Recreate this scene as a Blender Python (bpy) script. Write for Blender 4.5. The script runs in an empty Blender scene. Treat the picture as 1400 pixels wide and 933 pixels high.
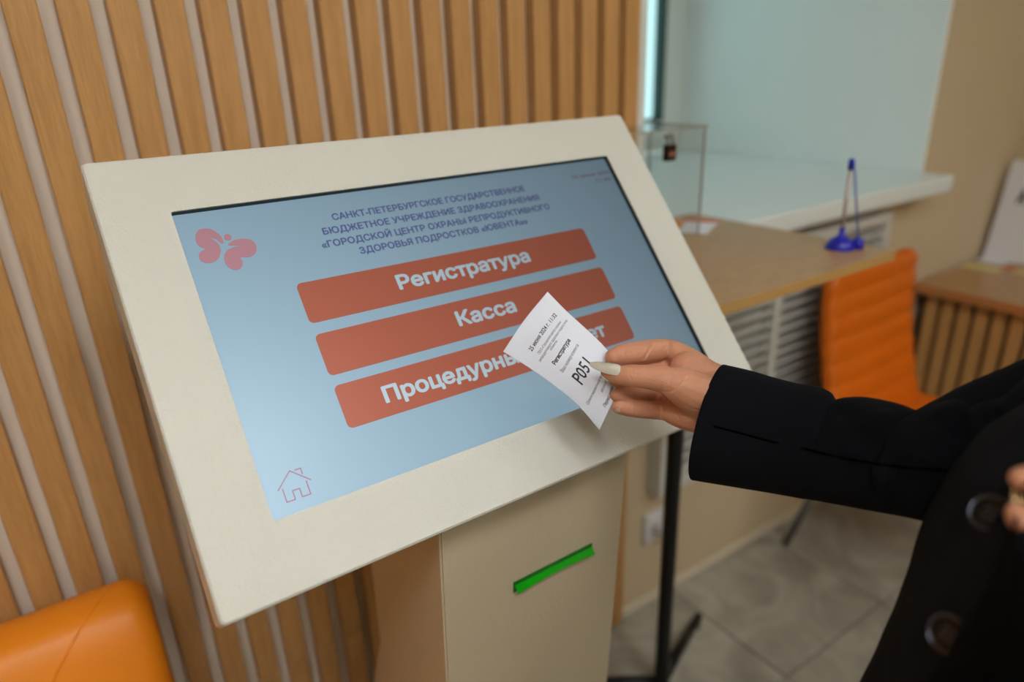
import bpy, bmesh, math, random
from mathutils import Vector, Matrix, noise
from mathutils.bvhtree import BVHTree
from mathutils.geometry import delaunay_2d_cdt
from math import sin, cos, pi, radians

C = bpy.context.scene.collection
SC = bpy.context.scene
random.seed(7)

# ------------------------------------------------------------------ camera
F, YAW, PITCH, ROLL, H = 946.223, 0.983676, 0.377109, -0.038357, 1.5
_f0 = Vector((cos(YAW), sin(YAW), 0)); _r0 = Vector((sin(YAW), -cos(YAW), 0)); _u0 = Vector((0, 0, 1))
CF = cos(PITCH)*_f0 - sin(PITCH)*_u0
_u = cos(PITCH)*_u0 + sin(PITCH)*_f0
CR = cos(ROLL)*_r0 + sin(ROLL)*_u
CU = -sin(ROLL)*_r0 + cos(ROLL)*_u
cam = bpy.data.cameras.new('camera'); cob = bpy.data.objects.new('camera', cam); C.objects.link(cob)
M = Matrix((CR, CU, -CF)).transposed().to_4x4(); M.translation = (0, 0, H)
cob.matrix_world = M
cam.sensor_width = 36; cam.lens = F/1400*36; cam.clip_start = 0.02
cam.dof.use_dof = True; cam.dof.focus_distance = 0.735; cam.dof.aperture_fstop = 1.9
SC.camera = cob
def at(u, v, z):                      # point at axial distance z seen in direction (u, v)
    return Vector((0, 0, H)) + CR*((u-700)/F*z) - CU*((v-466.5)/F*z) + CF*z

# ------------------------------------------------------------------ world, exposure, lamps
SC.view_settings.view_transform = 'Standard'; SC.view_settings.look = 'None'
SC.view_settings.gamma = 1; SC.view_settings.use_curve_mapping = False
SC.view_settings.exposure = 0.0
w = bpy.data.worlds.new('world'); SC.world = w; w.use_nodes = True
bg = w.node_tree.nodes['Background']; bg.inputs[0].default_value = (0.62, 0.82, 0.87, 1); bg.inputs[1].default_value = 1.55

LAMP = 18.0            # strength of the ceiling panels
LAMP_COL = (1.0, 0.985, 0.955)

# ------------------------------------------------------------------ materials
def lin(c):
    if isinstance(c, str):
        c = [int(c[i:i+2], 16)/255 for i in (0, 2, 4)]
    return tuple(x/12.92 if x <= .04045 else ((x+.055)/1.055)**2.4 for x in c)
class NT:
    def __init__(s, name):
        s.m = bpy.data.materials.new(name); s.m.use_nodes = True; s.t = s.m.node_tree
        s.b = s.t.nodes['Principled BSDF']
    def n(s, k, **kw):
        x = s.t.nodes.new(k)
        for a, v in kw.items():
            setattr(x, a, v)
        return x
    def l(s, a, b): s.t.links.new(a, b)
def mat(name, col, rough=.5, metal=0, bump=0, bscale=50, var=0, vscale=5, spec=.5, stretch=None, coat=0, sheen=0, emis=None, estr=0, trans=0, ior=1.45, sss=0, detail=3):
    q = NT(name); b = q.b; c = lin(col)
    b.inputs['Base Color'].default_value = (*c, 1); b.inputs['Roughness'].default_value = rough
    b.inputs['Metallic'].default_value = metal; b.inputs['Specular IOR Level'].default_value = spec
    b.inputs['Coat Weight'].default_value = coat; b.inputs['Sheen Weight'].default_value = sheen
    b.inputs['Transmission Weight'].default_value = trans; b.inputs['IOR'].default_value = ior
    if sss:
        b.inputs['Subsurface Weight'].default_value = sss; b.inputs['Subsurface Radius'].default_value = (1, .35, .2); b.inputs['Subsurface Scale'].default_value = .006
    if emis:
        b.inputs['Emission Color'].default_value = (*lin(emis), 1); b.inputs['Emission Strength'].default_value = estr
    tc = None
    if bump or var:
        tc = q.n('ShaderNodeTexCoord'); mp = q.n('ShaderNodeMapping'); q.l(tc.outputs['Object'], mp.inputs[0])
        if stretch: mp.inputs['Scale'].default_value = stretch
    if var:
        no = q.n('ShaderNodeTexNoise'); no.inputs['Scale'].default_value = vscale; no.inputs['Detail'].default_value = 5
        q.l(mp.outputs[0], no.inputs['Vector'])
        mx = q.n('ShaderNodeMix', data_type='RGBA')
        mx.inputs[6].default_value = (*[x*(1-var) for x in c], 1); mx.inputs[7].default_value = (*[min(1, x*(1+var)) for x in c], 1)
        q.l(no.outputs[0], mx.inputs[0]); q.l(mx.outputs[2], b.inputs['Base Color'])
    if bump:
        nb = q.n('ShaderNodeTexNoise'); nb.inputs['Scale'].default_value = bscale; nb.inputs['Detail'].default_value = detail
        q.l(mp.outputs[0], nb.inputs['Vector'])
        bp = q.n('ShaderNodeBump'); bp.inputs['Strength'].default_value = bump; bp.inputs['Distance'].default_value = .002
        q.l(nb.outputs[0], bp.inputs['Height']); q.l(bp.outputs[0], b.inputs['Normal'])
    return q.m
def wood(name, col, dark, stretch, rough=.45, scale=14):
    q = NT(name); b = q.b
    tc = q.n('ShaderNodeTexCoord'); mp = q.n('ShaderNodeMapping'); mp.inputs['Scale'].default_value = stretch
    oi = q.n('ShaderNodeObjectInfo'); ad = q.n('ShaderNodeVectorMath', operation='ADD'); sc = q.n('ShaderNodeVectorMath', operation='SCALE')
    cb = q.n('ShaderNodeCombineXYZ'); q.l(oi.outputs['Random'], cb.inputs[0]); q.l(oi.outputs['Random'], cb.inputs[2])
    q.l(cb.outputs[0], sc.inputs[0]); sc.inputs['Scale'].default_value = 37
    q.l(tc.outputs['Object'], ad.inputs[0]); q.l(sc.outputs[0], ad.inputs[1]); q.l(ad.outputs[0], mp.inputs[0])
    n1 = q.n('ShaderNodeTexNoise'); n1.inputs['Scale'].default_value = scale; n1.inputs['Detail'].default_value = 6; n1.inputs['Roughness'].default_value = .65
    n2 = q.n('ShaderNodeTexNoise'); n2.inputs['Scale'].default_value = scale*7; n2.inputs['Detail'].default_value = 2
    q.l(mp.outputs[0], n1.inputs['Vector']); q.l(mp.outputs[0], n2.inputs['Vector'])
    m1 = q.n('ShaderNodeMix', data_type='RGBA'); m1.inputs[6].default_value = (*lin(dark), 1); m1.inputs[7].default_value = (*lin(col), 1)
    mr = q.n('ShaderNodeMapRange'); mr.inputs[1].default_value = .3; mr.inputs[2].default_value = .6
    q.l(n1.outputs[0], mr.inputs[0]); q.l(mr.outputs[0], m1.inputs[0])
    m2 = q.n('ShaderNodeMix', data_type='RGBA', blend_type='MULTIPLY'); m2.inputs[0].default_value = .22
    q.l(m1.outputs[2], m2.inputs[6]); cr = q.n('ShaderNodeMapRange'); cr.inputs[1].default_value = .35; cr.inputs[2].default_value = .6; cr.inputs[3].default_value = .45
    q.l(n2.outputs[0], cr.inputs[0]); q.l(cr.outputs[0], m2.inputs[7]); q.l(m2.outputs[2], b.inputs['Base Color'])
    b.inputs['Roughness'].default_value = rough
    bp = q.n('ShaderNodeBump'); bp.inputs['Strength'].default_value = .15; bp.inputs['Distance'].default_value = .001
    q.l(n2.outputs[0], bp.inputs['Height']); q.l(bp.outputs[0], b.inputs['Normal'])
    return q.m
def emit(name, col, s):
    q = NT(name); q.b.inputs['Base Color'].default_value = (0, 0, 0, 1); q.b.inputs['Emission Color'].default_value = (*(lin(col) if isinstance(col, str) else col), 1)
    q.b.inputs['Emission Strength'].default_value = s; return q.m

MW = wood('slat_wood', 'C6985F', 'B68950', (6, 6, .35))
MWC = wood('desk_wood', 'B08A58', 'A27A48', (1, 6, 6), rough=.32)
MEDGE = mat('edge_band', 'B08C54', .4, var=.08)
MBACK = mat('backing_board', 'E6DCD0', .5)
MWALL = mat('wall_paint', 'C4B497', .7, bump=.15, bscale=220, var=.03)
MREV = mat('reveal_paint', 'E8F0F0', .6, bump=.1, bscale=200)
MSILL = mat('sill_plastic', 'DAE4E4', .3)
MCEIL = mat('ceiling_paint', 'EDEBE4', .8)
MBASE = mat('skirting', 'C8BFAA', .5)
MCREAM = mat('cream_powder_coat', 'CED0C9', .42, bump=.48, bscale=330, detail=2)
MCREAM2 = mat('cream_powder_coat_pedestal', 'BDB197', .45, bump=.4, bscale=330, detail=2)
MGREEN = mat('green_plastic', '20CC20', .2, trans=.15)
MBLACK = mat('black_bezel', '0A0C0C', .35)
MPOST = mat('black_metal', '151515', .4, metal=.3)
MORG = mat('orange_leather', 'F08F1A', .42, bump=.12, bscale=260, var=.04)
MORG2 = mat('orange_leather_ribbed', 'D46806', .45, bump=.12, bscale=260, var=.04)
MCHROME = mat('brushed_metal', '8E9498', .35, metal=.9)
MWHITE = mat('white_metal', 'C6C8C4', .4)
MPVC = mat('white_pvc', 'D4DCD8', .35)
MGASKET = mat('dark_gasket', '20403A', .5)
MPAPER = mat('thermal_paper', 'DCE4F4', .55)
MPAPER2 = mat('office_paper', 'DDE0E8', .6)
MINK = mat('ticket_ink', '3A3A44', .6)
MINKL = mat('ticket_ink_faint', '70707C', .6)
MRED = mat('red_print', 'D2542E', .5)
MORP = mat('orange_print', 'DE8A3C', .5)
MYEL = mat('yellow_paper', 'D8CC8C', .6)
MBLUE = mat('blue_plastic', '1A1FA8', .3)
MCLEAR = mat('clear_plastic', 'D8CCC6', .2, trans=.35)
MSKIN = mat('skin', 'CC9274', .45, bump=.32, bscale=900, var=.10, vscale=45, sss=.12)
MNAIL = mat('nail_polish', 'E8E7D8', .12, coat=.6)
MNAILB = mat('nail_natural', 'D8B4A0', .3)
MCLOTH = mat('black_wool', '111319', .95, bump=.35, bscale=1400, sheen=.01, spec=.1)
MCLOTH2 = mat('brown_black_wool', '100D0D', .95, bump=.35, bscale=1400, sheen=.015, spec=.08)
MSEAM = mat('seam_thread', '020203', 1, spec=0)
MBTN = mat('button_resin', '06070A', .18, coat=.3)
MRIM = mat('rim_glint', '8088A0', .15, metal=1)  # pale bluish metal, stands in for the highlight on the button edge
MRING = mat('gold_ring', 'D8BE8C', .25, metal=1)
MSILV = mat('silver_ring', 'B8BCC0', .25, metal=1)
MHAIR = mat('brown_hair', '3A2418', .45, bump=.4, bscale=120, stretch=(8, 8, 1))
MLOCK = mat('lock_brown', '241A1A', .35, metal=.4)
MGROUT = mat('grout', '6A675C', .9)
MSOCK = mat('socket_plastic', 'CFD0D2', .35)

def tile_mat():
    q = NT('marble_tile'); b = q.b
    tc = q.n('ShaderNodeTexCoord'); oi = q.n('ShaderNodeObjectInfo')
    sc = q.n('ShaderNodeVectorMath', operation='SCALE'); sc.inputs['Scale'].default_value = 1
    cb = q.n('ShaderNodeCombineXYZ'); mu = q.n('ShaderNodeMath', operation='MULTIPLY'); mu.inputs[1].default_value = 50
    q.l(oi.outputs['Random'], mu.inputs[0]); q.l(mu.outputs[0], cb.inputs[2])
    ad = q.n('ShaderNodeVectorMath', operation='ADD'); q.l(tc.outputs['Object'], ad.inputs[0]); q.l(cb.outputs[0], ad.inputs[1])
    n1 = q.n('ShaderNodeTexNoise'); n1.inputs['Scale'].default_value = 5; n1.inputs['Detail'].default_value = 6; n1.inputs['Distortion'].default_value = 1.2
    q.l(ad.outputs[0], n1.inputs['Vector'])
    r = q.n('ShaderNodeValToRGB'); e = r.color_ramp
    e.elements[0].position = .33; e.elements[0].color = (*lin('86847A'), 1)
    e.elements[1].position = .68; e.elements[1].color = (*lin('B0AEA2'), 1)
    x = e.elements.new(.5); x.color = (*lin('9A978B'), 1)
    q.l(n1.outputs[0], r.inputs[0]); q.l(r.outputs[0], b.inputs['Base Color'])
    b.inputs['Roughness'].default_value = .3
    return q.m
MTILE = tile_mat()

def glass_mat(name, col):
    q = NT(name); t = q.t
    q.t.nodes.remove(q.b); out = [n for n in t.nodes if n.type == 'OUTPUT_MATERIAL'][0]
    tr = q.n('ShaderNodeBsdfTransparent'); tr.inputs[0].default_value = (*col, 1)
    g = q.n('ShaderNodeBsdfGlossy'); g.inputs['Roughness'].default_value = .03
    lw = q.n('ShaderNodeLayerWeight'); lw.inputs[0].default_value = .5
    pw = q.n('ShaderNodeMath', operation='POWER'); pw.inputs[1].default_value = 4; q.l(lw.outputs['Facing'], pw.inputs[0])
    mr = q.n('ShaderNodeMapRange'); mr.inputs[3].default_value = .03; mr.inputs[4].default_value = .6; q.l(pw.outputs[0], mr.inputs[0])
    mx = q.n('ShaderNodeMixShader'); q.l(mr.outputs[0], mx.inputs[0]); q.l(tr.outputs[0], mx.inputs[1]); q.l(g.outputs[0], mx.inputs[2])
    q.l(mx.outputs[0], out.inputs[0]); return q.m
MGLASS = glass_mat('window_glass', (.85, .95, .93))
MACRYL = glass_mat('clear_acrylic', (.975, .985, .985))
MACRYE = mat('acrylic_edge', 'A89C8C', .3, trans=.3)

# ------------------------------------------------------------------ object helpers
def root(name, label, cat, loc, group=None):
    o = bpy.data.objects.new(name, None); C.objects.link(o); o.location = loc
    o['label'] = label; o['category'] = cat
    if group: o['group'] = group
    o.empty_display_size = .1
    return o
def wloc(o):
    v = Vector((0, 0, 0))
    while o: v += o.location; o = o.parent
    return v
def obj(name, bm, m, parent=None, smooth=False, kind=None, label=None, origin=None):
    """bm in world coordinates"""
    if smooth:
        for f in bm.faces: f.smooth = True
    me = bpy.data.meshes.new(name)
    off = Vector(origin) if origin is not None else (wloc(parent) if parent else Vector((0, 0, 0)))
    bmesh.ops.translate(bm, verts=bm.verts, vec=-off)
    bm.normal_update(); bm.to_mesh(me); bm.free()
    for x in (m if isinstance(m, (list, tuple)) else [m]): me.materials.append(x)
    o = bpy.data.objects.new(name, me); C.objects.link(o)
    if parent: o.parent = parent; o.location = off - wloc(parent)
    else: o.location = off
    if kind: o['kind'] = kind
    if label: o['label'] = label
    return o
def tag(o, label, cat, group=None):
    o['label'] = label; o['category'] = cat
    if group: o['group'] = group
    return o
def B(): return bmesh.new()
def box(bm, a, b, bev=0, seg=2):
    a, b = Vector(a), Vector(b)
    r = bmesh.ops.create_cube(bm, size=1)
    vs = r['verts']
    bmesh.ops.scale(bm, vec=[abs(b[i]-a[i]) for i in range(3)], verts=vs)
    bmesh.ops.translate(bm, vec=(a+b)/2, verts=vs)
    if bev:
        es = list({e for v in vs for e in v.link_edges})
        bmesh.ops.bevel(bm, geom=es, offset=bev, segments=seg, affect='EDGES', profile=.5)
    return bm
def frame_of(d):
    d = d.normalized(); a = Vector((0, 0, 1)) if abs(d.z) < .9 else Vector((1, 0, 0))
    x = d.cross(a).normalized(); return x, d.cross(x).normalized()
def tube(bm, pts, r, n=12, cap=True, sx=1, up=None):
    pts = [Vector(q) for q in pts]; rings = []
    for i, q in enumerate(pts):
        d = (pts[min(i+1, len(pts)-1)] - pts[max(i-1, 0)])
        if up is not None:
            dn = d.normalized(); x = dn.cross(Vector(up)).normalized(); y = dn.cross(x).normalized()
        elif i == 0: x, y = frame_of(d)
        else:
            dn = d.normalized(); x = (x - dn*x.dot(dn)).normalized(); y = dn.cross(x)
        rr = r[i] if isinstance(r, (list, tuple)) else r
        rings.append([bm.verts.new(q + x*cos(2*pi*k/n)*rr*sx + y*sin(2*pi*k/n)*rr) for k in range(n)])
    for a, b in zip(rings, rings[1:]):
        for k in range(n): bm.faces.new((a[k], a[(k+1) % n], b[(k+1) % n], b[k]))
    if cap: bm.faces.new(rings[0][::-1]); bm.faces.new(rings[-1])
    return bm
def grid(bm, fn, nu, nv, flip=False):
    vs = [[bm.verts.new(fn(i/nu, j/nv)) for j in range(nv+1)] for i in range(nu+1)]
    for i in range(nu):
        for j in range(nv):
            q = (vs[i][j], vs[i+1][j], vs[i+1][j+1], vs[i][j+1])
            bm.faces.new(q[::-1] if flip else q)
    return vs
def prism(bm, pts, ax, d0, d1):
    """polygon pts extruded; ax maps (a,b,d)->world"""
    lo = [bm.verts.new(ax(a, b, d0)) for a, b in pts]; hi = [bm.verts.new(ax(a, b, d1)) for a, b in pts]
    n = len(pts); bm.faces.new(lo[::-1]); bm.faces.new(hi)
    for i in range(n): bm.faces.new((lo[i], lo[(i+1) % n], hi[(i+1) % n], hi[i]))
    return bm
def rrect(x0, y0, x1, y1, r, n=6):
    out = []
    for cx, cy, a in ((x1-r, y1-r, 0), (x0+r, y1-r, 90), (x0+r, y0+r, 180), (x1-r, y0+r, 270)):
        for k in range(n+1):
            t = radians(a+90*k/n); out.append((cx+r*cos(t), cy+r*sin(t)))
    return out
def cr(pts, t):
    pts = [Vector(q) for q in pts]; n = len(pts)-1; x = t*n; i = min(int(x), n-1); f = x-i
    a = pts[i-1] if i > 0 else 2*pts[0]-pts[1]; b = pts[i]; c = pts[i+1]; d = pts[i+2] if i+2 <= n else 2*pts[n]-pts[n-1]
    return .5*((2*b)+(c-a)*f+(2*a-5*b+4*c-d)*f*f+(3*b-a-3*c+d)*f**3)
def spline(pts, n): return [cr(pts, k/n) for k in range(n+1)]
def text_bm(s, bold=0.0, res=3):
    """text as flat triangles: x 0..width, baseline y=0, size 1; bold > 0 fattens by stacked offset copies"""
    c = bpy.data.curves.new('t', 'FONT'); c.body = s; c.size = 1; c.resolution_u = res; c.fill_mode = 'NONE'
    o = bpy.data.objects.new('t', c); C.objects.link(o); bpy.context.view_layer.update()
    dg = bpy.context.evaluated_depsgraph_get(); me = bpy.data.meshes.new_from_object(o.evaluated_get(dg))
    nxt = {e.vertices[0]: e.vertices[1] for e in me.edges}; prv = {e.vertices[1] for e in me.edges}
    seen, loops = set(), []
    for st in [v for v in nxt if v not in prv]+list(nxt):
        P, cur = [], st
        while cur is not None and cur not in seen:
            seen.add(cur); q = me.vertices[cur].co.xy.copy(); cur = nxt.get(cur)
            if not P or (q-P[-1]).length > 2e-4: P.append(q)
        if len(P) > 3 and (P[0]-P[-1]).length < 2e-4: P.pop()
        if len(P) > 2: loops.append(P)
    bpy.data.objects.remove(o); bpy.data.meshes.remove(me)
    # fill by winding number, so that self-overlapping outlines come out solid; glyph by glyph
    bbx = [(min(q.x for q in P), max(q.x for q in P)) for P in loops]
    order = sorted(range(len(loops)), key=lambda i: bbx[i][0]); groups = []; hi_ = -1e9
    for i in order:
        if groups and bbx[i][0] < hi_: groups[-1].append(loops[i])
        else: groups.append([loops[i]])
        hi_ = max(hi_, bbx[i][1])
    bm = B()
    offs = [(0, 0)]+([(cos(k*pi/4)*bold, sin(k*pi/4)*bold) for k in range(8)] if bold else [])
    for G in groups:
        co, ed = [], []
        for P in G:
            k0 = len(co); co += P; ed += [(k0+i, k0+(i+1) % len(P)) for i in range(len(P))]
        res_ = delaunay_2d_cdt(co, ed, [], 0, 1e-6); flat = res_[0]; tri = []
        for f in res_[2]:
            c_ = sum((flat[i] for i in f), Vector((0, 0)))/len(f); wn = 0
            for P in G:
                for i in range(len(P)):
                    p_, q_ = P[i-1], P[i]; cr_ = (q_.x-p_.x)*(c_.y-p_.y)-(c_.x-p_.x)*(q_.y-p_.y)
                    if p_.y <= c_.y < q_.y and cr_ > 0: wn += 1
                    elif q_.y <= c_.y < p_.y and cr_ < 0: wn -= 1
            if wn: tri.append(f)
        for dx, dy in offs:
            vs = [bm.verts.new((q.x+dx, q.y+dy, 0)) for q in flat]
            for t in tri: bm.faces.new([vs[k] for k in t])
    xs = [v.co.x for v in bm.verts]; x0, x1 = min(xs), max(xs)
    for v in bm.verts: v.co.x -= x0
    return bm, x1-x0
def place_text(s, x0, x1, y, h, fn, bold=0.0, maxlen=None):
    """fit text between x0 and x1 with cap height h at baseline y; fn(x,y)->world"""
    bm, wd = text_bm(s, bold)
    k = (x1-x0)/wd; ky = h/.73
    if maxlen:
        bmesh.ops.subdivide_edges(bm, edges=[e for e in bm.edges if e.calc_length()*max(k, ky) > maxlen], cuts=3)
    for v in bm.verts: v.co = fn(x0+v.co.x*k, y+v.co.y*ky)
    return bm

# ================================================================== ROOM
WY = 1.15; XR = 3.1; XL = -1.8; YF = -2.4; ZC = 2.9; RX0, RX1 = 1.105, 2.39; NY = 2.2; SZ = 1.135
bm = B(); box(bm, (XL-.1, YF-.1, -.12), (XR+.1, WY+.1, -.008)); floor = obj('floor', bm, MGROUT, kind='structure')
TS = .4505
X0 = 1.308 - 7*TS; Y0 = .7395 - 7*TS
tile_me = None
for i in range(11):
    for j in range(9):
        x, y = X0+i*TS, Y0+j*TS
        xa, xb, ya, yb = max(x+.002, XL), min(x+TS-.002, XR), max(y+.002, YF), min(y+TS-.002, WY)
        if xb-xa < .02 or yb-ya < .02: continue
        full = xb-xa > TS-.005 and yb-ya > TS-.005
        c = ((xa+xb)/2, (ya+yb)/2, -.004)
        if full and tile_me:
            o = bpy.data.objects.new('tile', tile_me); C.objects.link(o); o.parent = floor; o.location = c
        else:
            bm = B(); box(bm, (xa, ya, -.008), (xb, yb, 0), .0012, 1); o = obj('tile', bm, MTILE, floor, origin=c)
            if full: tile_me = o.data
bm = B(); box(bm, (XL-.1, YF-.1, ZC), (XR+.1, NY+.2, ZC+.1)); obj('ceiling', bm, MCEIL, kind='structure')
bm = B(); box(bm, (XL-.1, YF-.1, 0), (XL, WY, ZC)); obj('wall_left', bm, MWALL, kind='structure')
bm = B(); box(bm, (XL-.1, YF-.1, 0), (XR+.1, YF, ZC)); obj('wall_front', bm, MWALL, kind='structure')
bm = B(); box(bm, (XR, YF, 0), (XR+.1, WY, ZC)); obj('wall_right', bm, MWALL, kind='structure')
# back wall with the deep window niche
bm = B()
box(bm, (XL-.1, WY, 0), (RX0, NY+.1, ZC)); box(bm, (RX1, WY, 0), (XR+.1, NY+.1, ZC)); box(bm, (RX0, WY, 0), (RX1, NY+.1, SZ-.045)); box(bm, (RX0, WY, 2.7), (RX1, NY+.1, ZC))
wb = obj('wall_back', bm, MWALL, kind='structure')
bm = B(); box(bm, (RX1-.004, WY-.0015, SZ), (RX1+.012, NY, 2.7)); box(bm, (RX0, WY+.01, SZ), (RX0+.004, NY, 2.7)); box(bm, (RX0, WY+.01, 2.696), (RX1, NY, 2.7))
obj('reveal_lining', bm, MREV, wb, label='painted window reveal, pale blue-white')
bm = B(); box(bm, (1.084, WY-.034, 1.136), (1.104, WY+.02, ZC), .002, 1); obj('corner_trim', bm, MPVC, wb, label='white trim strip closing the slatted panelling')
bm = B(); box(bm, (XL, WY-.004, 0), (1.084, WY+.001, ZC)); obj('backing_board', bm, MBACK, wb)
# slats
PX = .0572; sw = .0375; sme = {}
k = 0; x = 1.0475 - 49*PX
bases = [(0.02, .418), (.421, ZC)]
for i in range(50):
    xx = x + i*PX
    for a, b in bases:
        c = (xx+sw/2, WY-.0175, (a+b)/2)
        if (a, b) not in sme:
            bm = B(); box(bm, (xx, WY-.032, a), (xx+(sw if i < 49 else sw), WY-.004, b), .0015, 1)
            o = obj('slat', bm, MW, wb, origin=c); sme[(a, b)] = o.data
        else:
            o = bpy.data.objects.new('slat', sme[(a, b)]); C.objects.link(o); o.parent = wb; o.location = c
bm = B(); box(bm, (1.105, WY-.012, .0), (XR, WY, .035), .004, 1); obj('baseboard_back', bm, MBASE, kind='structure')
bm = B(); box(bm, (XR-.012, YF, .0), (XR, WY-.013, .035), .004, 1); obj('baseboard_right', bm, MBASE, kind='structure')

# window: frame in a deep niche, sill
win = obj('window_1', box(B(), (RX0+.005, NY-.005, SZ+.0), (RX1-.005, NY+.06, SZ+.05)), MPVC, kind='structure')
bm = B()
for a, b in (((RX0+.005, NY-.02, SZ+.05), (RX0+.07, NY+.05, 2.69)), ((RX1-.07, NY-.02, SZ+.05), (RX1-.005, NY+.05, 2.69)),
             ((RX0+.005, NY-.02, 2.63), (RX1-.005, NY+.05, 2.69)), ((1.70, NY-.02, SZ+.05), (1.79, NY+.05, 2.63))):
    box(bm, a, b, .004, 1)
obj('window_frame', bm, MPVC, win)
bm = B()
for xa, xb in ((RX0+.07, 1.70), (1.79, RX1-.07)):
    for a, b in (((xa, NY-.03, SZ+.05), (xb, NY+.03, SZ+.13)), ((xa, NY-.03, 2.55), (xb, NY+.03, 2.63)), ((xa, NY-.03, SZ+.13), (xa+.07, NY+.03, 2.55)), ((xb-.07, NY-.03, SZ+.13), (xb, NY+.03, 2.55))):
        box(bm, a, b, .004, 1)
obj('window_sash', bm, MPVC, win)
bm = B()
for xa, xb in ((RX0+.14, 1.63), (1.86, RX1-.14)):
    for a, b in (((xa, NY-.033, SZ+.13), (xb, NY+.01, SZ+.142)), ((xa, NY-.033, SZ+.142), (xa+.012, NY+.01, 2.55)), ((xb-.022, NY-.033, SZ+.142), (xb, NY+.01, 2.55)), ((xa+.012, NY-.033, 2.54), (xb-.022, NY+.01, 2.55))):
        box(bm, a, b)
obj('gasket', bm, MGASKET, win, label='dark green glazing gasket')
for xa, xb in ((RX0+.15, 1.62), (1.87, RX1-.16)):
    bm = B(); box(bm, (xa, NY-.01, SZ+.14), (xb, NY-.004, 2.55)); obj('pane', bm, MGLASS, win)
bm = B(); box(bm, (RX0+.002, 1.045, SZ-.045), (RX1-.0, NY-.02, SZ), .006, 2); box(bm, (RX0+.01, 1.05, SZ-.05), (RX1-.01, 1.06, SZ-.04))
obj('window_sill', bm, MSILL, win, label='deep pale blue-white sill board')

# radiator cover
rc = root('radiator_cover', 'white louvred metal radiator cover on the wall under the sill', 'radiator cover', (1.675, WY, .40))
gx0, gx1, gz0, gz1 = 1.19, 2.165, .40, 1.045
bm = B()
for a, b in (((gx0, 1.10, gz0), (gx0+.03, WY-.001, gz1)), ((gx1-.03, 1.10, gz0), (gx1, WY-.001, gz1)), ((gx0+.03, 1.10, gz1-.03), (gx1-.03, WY-.001, gz1)), ((gx0+.03, 1.10, gz0), (gx1-.03, WY-.001, gz0+.03)), ((1.613, 1.10, gz0+.03), (1.643, WY-.001, gz1-.03))):
    box(bm, a, b, .002, 1)
obj('cover_frame', bm, MWHITE, rc)
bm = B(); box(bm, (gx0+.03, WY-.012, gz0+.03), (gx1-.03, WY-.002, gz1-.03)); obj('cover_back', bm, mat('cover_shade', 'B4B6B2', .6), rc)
nl = 17; lme = {}
for i in range(nl):
    z = gz0+.045+i*(gz1-gz0-.09)/(nl-1)
    for xa, xb in ((gx0+.03, 1.613), (1.643, gx1-.03)):
        cc = ((xa+xb)/2, 1.118, z)
        if xa not in lme:
            bm = B(); ax = lambda a, b, d: Vector((d, a, b))
            prism(bm, [(1.104, z+.013), (1.108, z+.017), (1.132, z-.012), (1.129, z-.016)], ax, xa, xb); o = obj('louvre', bm, MWHITE, rc, origin=cc); lme[xa] = o.data
        else:
            o = bpy.data.objects.new('louvre', lme[xa]); C.objects.link(o); o.parent = rc; o.location = Vector(cc)-rc.location

# socket with plug and cable
so = root('wall_socket', 'white wall socket with plug low on the beige wall', 'socket', (1.22, WY, .29))
bm = B(); box(bm, (1.18, WY-.014, .225), (1.262, WY, .325), .006, 2); obj('socket_plate', bm, MSOCK, so)
bm = B(); tube(bm, [(1.222, WY-.012, .275), (1.222, WY-.045, .275), (1.222, WY-.055, .262)], [.019, .018, .008], 14); obj('plug', bm, MSOCK, so, smooth=True)
bm = B(); tube(bm, spline([(1.222, WY-.05, .265), (1.215, WY-.06, .19), (1.19, WY-.07, .09), (1.17, 1.06, .012), (1.12, .98, .006), (1.03, .93, .006), (.93, .96, .006)], 40), .0035, 8)
tag(obj('power_cable', bm, MSOCK, smooth=True), 'white power cable hanging from the socket onto the floor', 'cable')

# ceiling lights (behind and above, light the room)
for i, (x, y) in enumerate(((-.7, -.7), (.35, -.8), (.35, -1.9), (2.3, -1.5))):
    lab = ['left', 'middle', 'rear', 'right'][i]
    t = root('ceiling_light', 'square white ceiling light panel, %s of the room' % lab, 'ceiling light', (x, y, ZC), 'ceiling light panels')
    bm = B(); box(bm, (x-.31, y-.31, ZC-.015), (x+.31, y-.295, ZC)); box(bm, (x-.31, y+.295, ZC-.015), (x+.31, y+.31, ZC)); box(bm, (x-.31, y-.295, ZC-.015), (x-.295, y+.295, ZC)); box(bm, (x+.295, y-.295, ZC-.015), (x+.31, y+.295, ZC))
    obj('light_frame', bm, MPVC, t)
    bm = B(); box(bm, (x-.294, y-.294, ZC-.01), (x+.294, y+.294, ZC-.001)); obj('diffuser', bm, emit('lamp_diffuser', LAMP_COL, LAMP), t)

# ================================================================== KIOSK
KS = .845
KO = Vector((.482951*KS, .807678*KS, H-.302172*KS)); TH = .872503
KX = Vector((1, 0, 0)); KC = Vector((0, cos(TH), sin(TH))); KN = Vector((0, -sin(TH), cos(TH)))
def kp(s, u, n=0): return KO + (KX*s + KC*u + KN*n)*KS
kiosk = root('information_kiosk', 'cream touch-screen queue kiosk with tilted screen on a pedestal', 'kiosk', (.41, .75, 0))
PT = .09
def ring_strip(bm, ra, rb):
    n = len(ra)
    for i in range(n): bm.faces.new((ra[i], ra[(i+1) % n], rb[(i+1) % n], rb[i]))
oo = rrect(-.433, -.2815, .433, .280, .007, 5); ox = rrect(-.4305, -.279, .4305, .2775, .005, 5)
ii = rrect(-.354, -.199, .354, .199, .003, 5)
bm = B()
mk = lambda pts, n: [bm.verts.new(kp(a, b, n)) for a, b in pts]
rO = mk(oo, -.0025); rF = mk(ox, 0); rI = mk(ii, 0); rD = mk(ii, -.005); rB = mk(oo, -PT)
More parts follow.
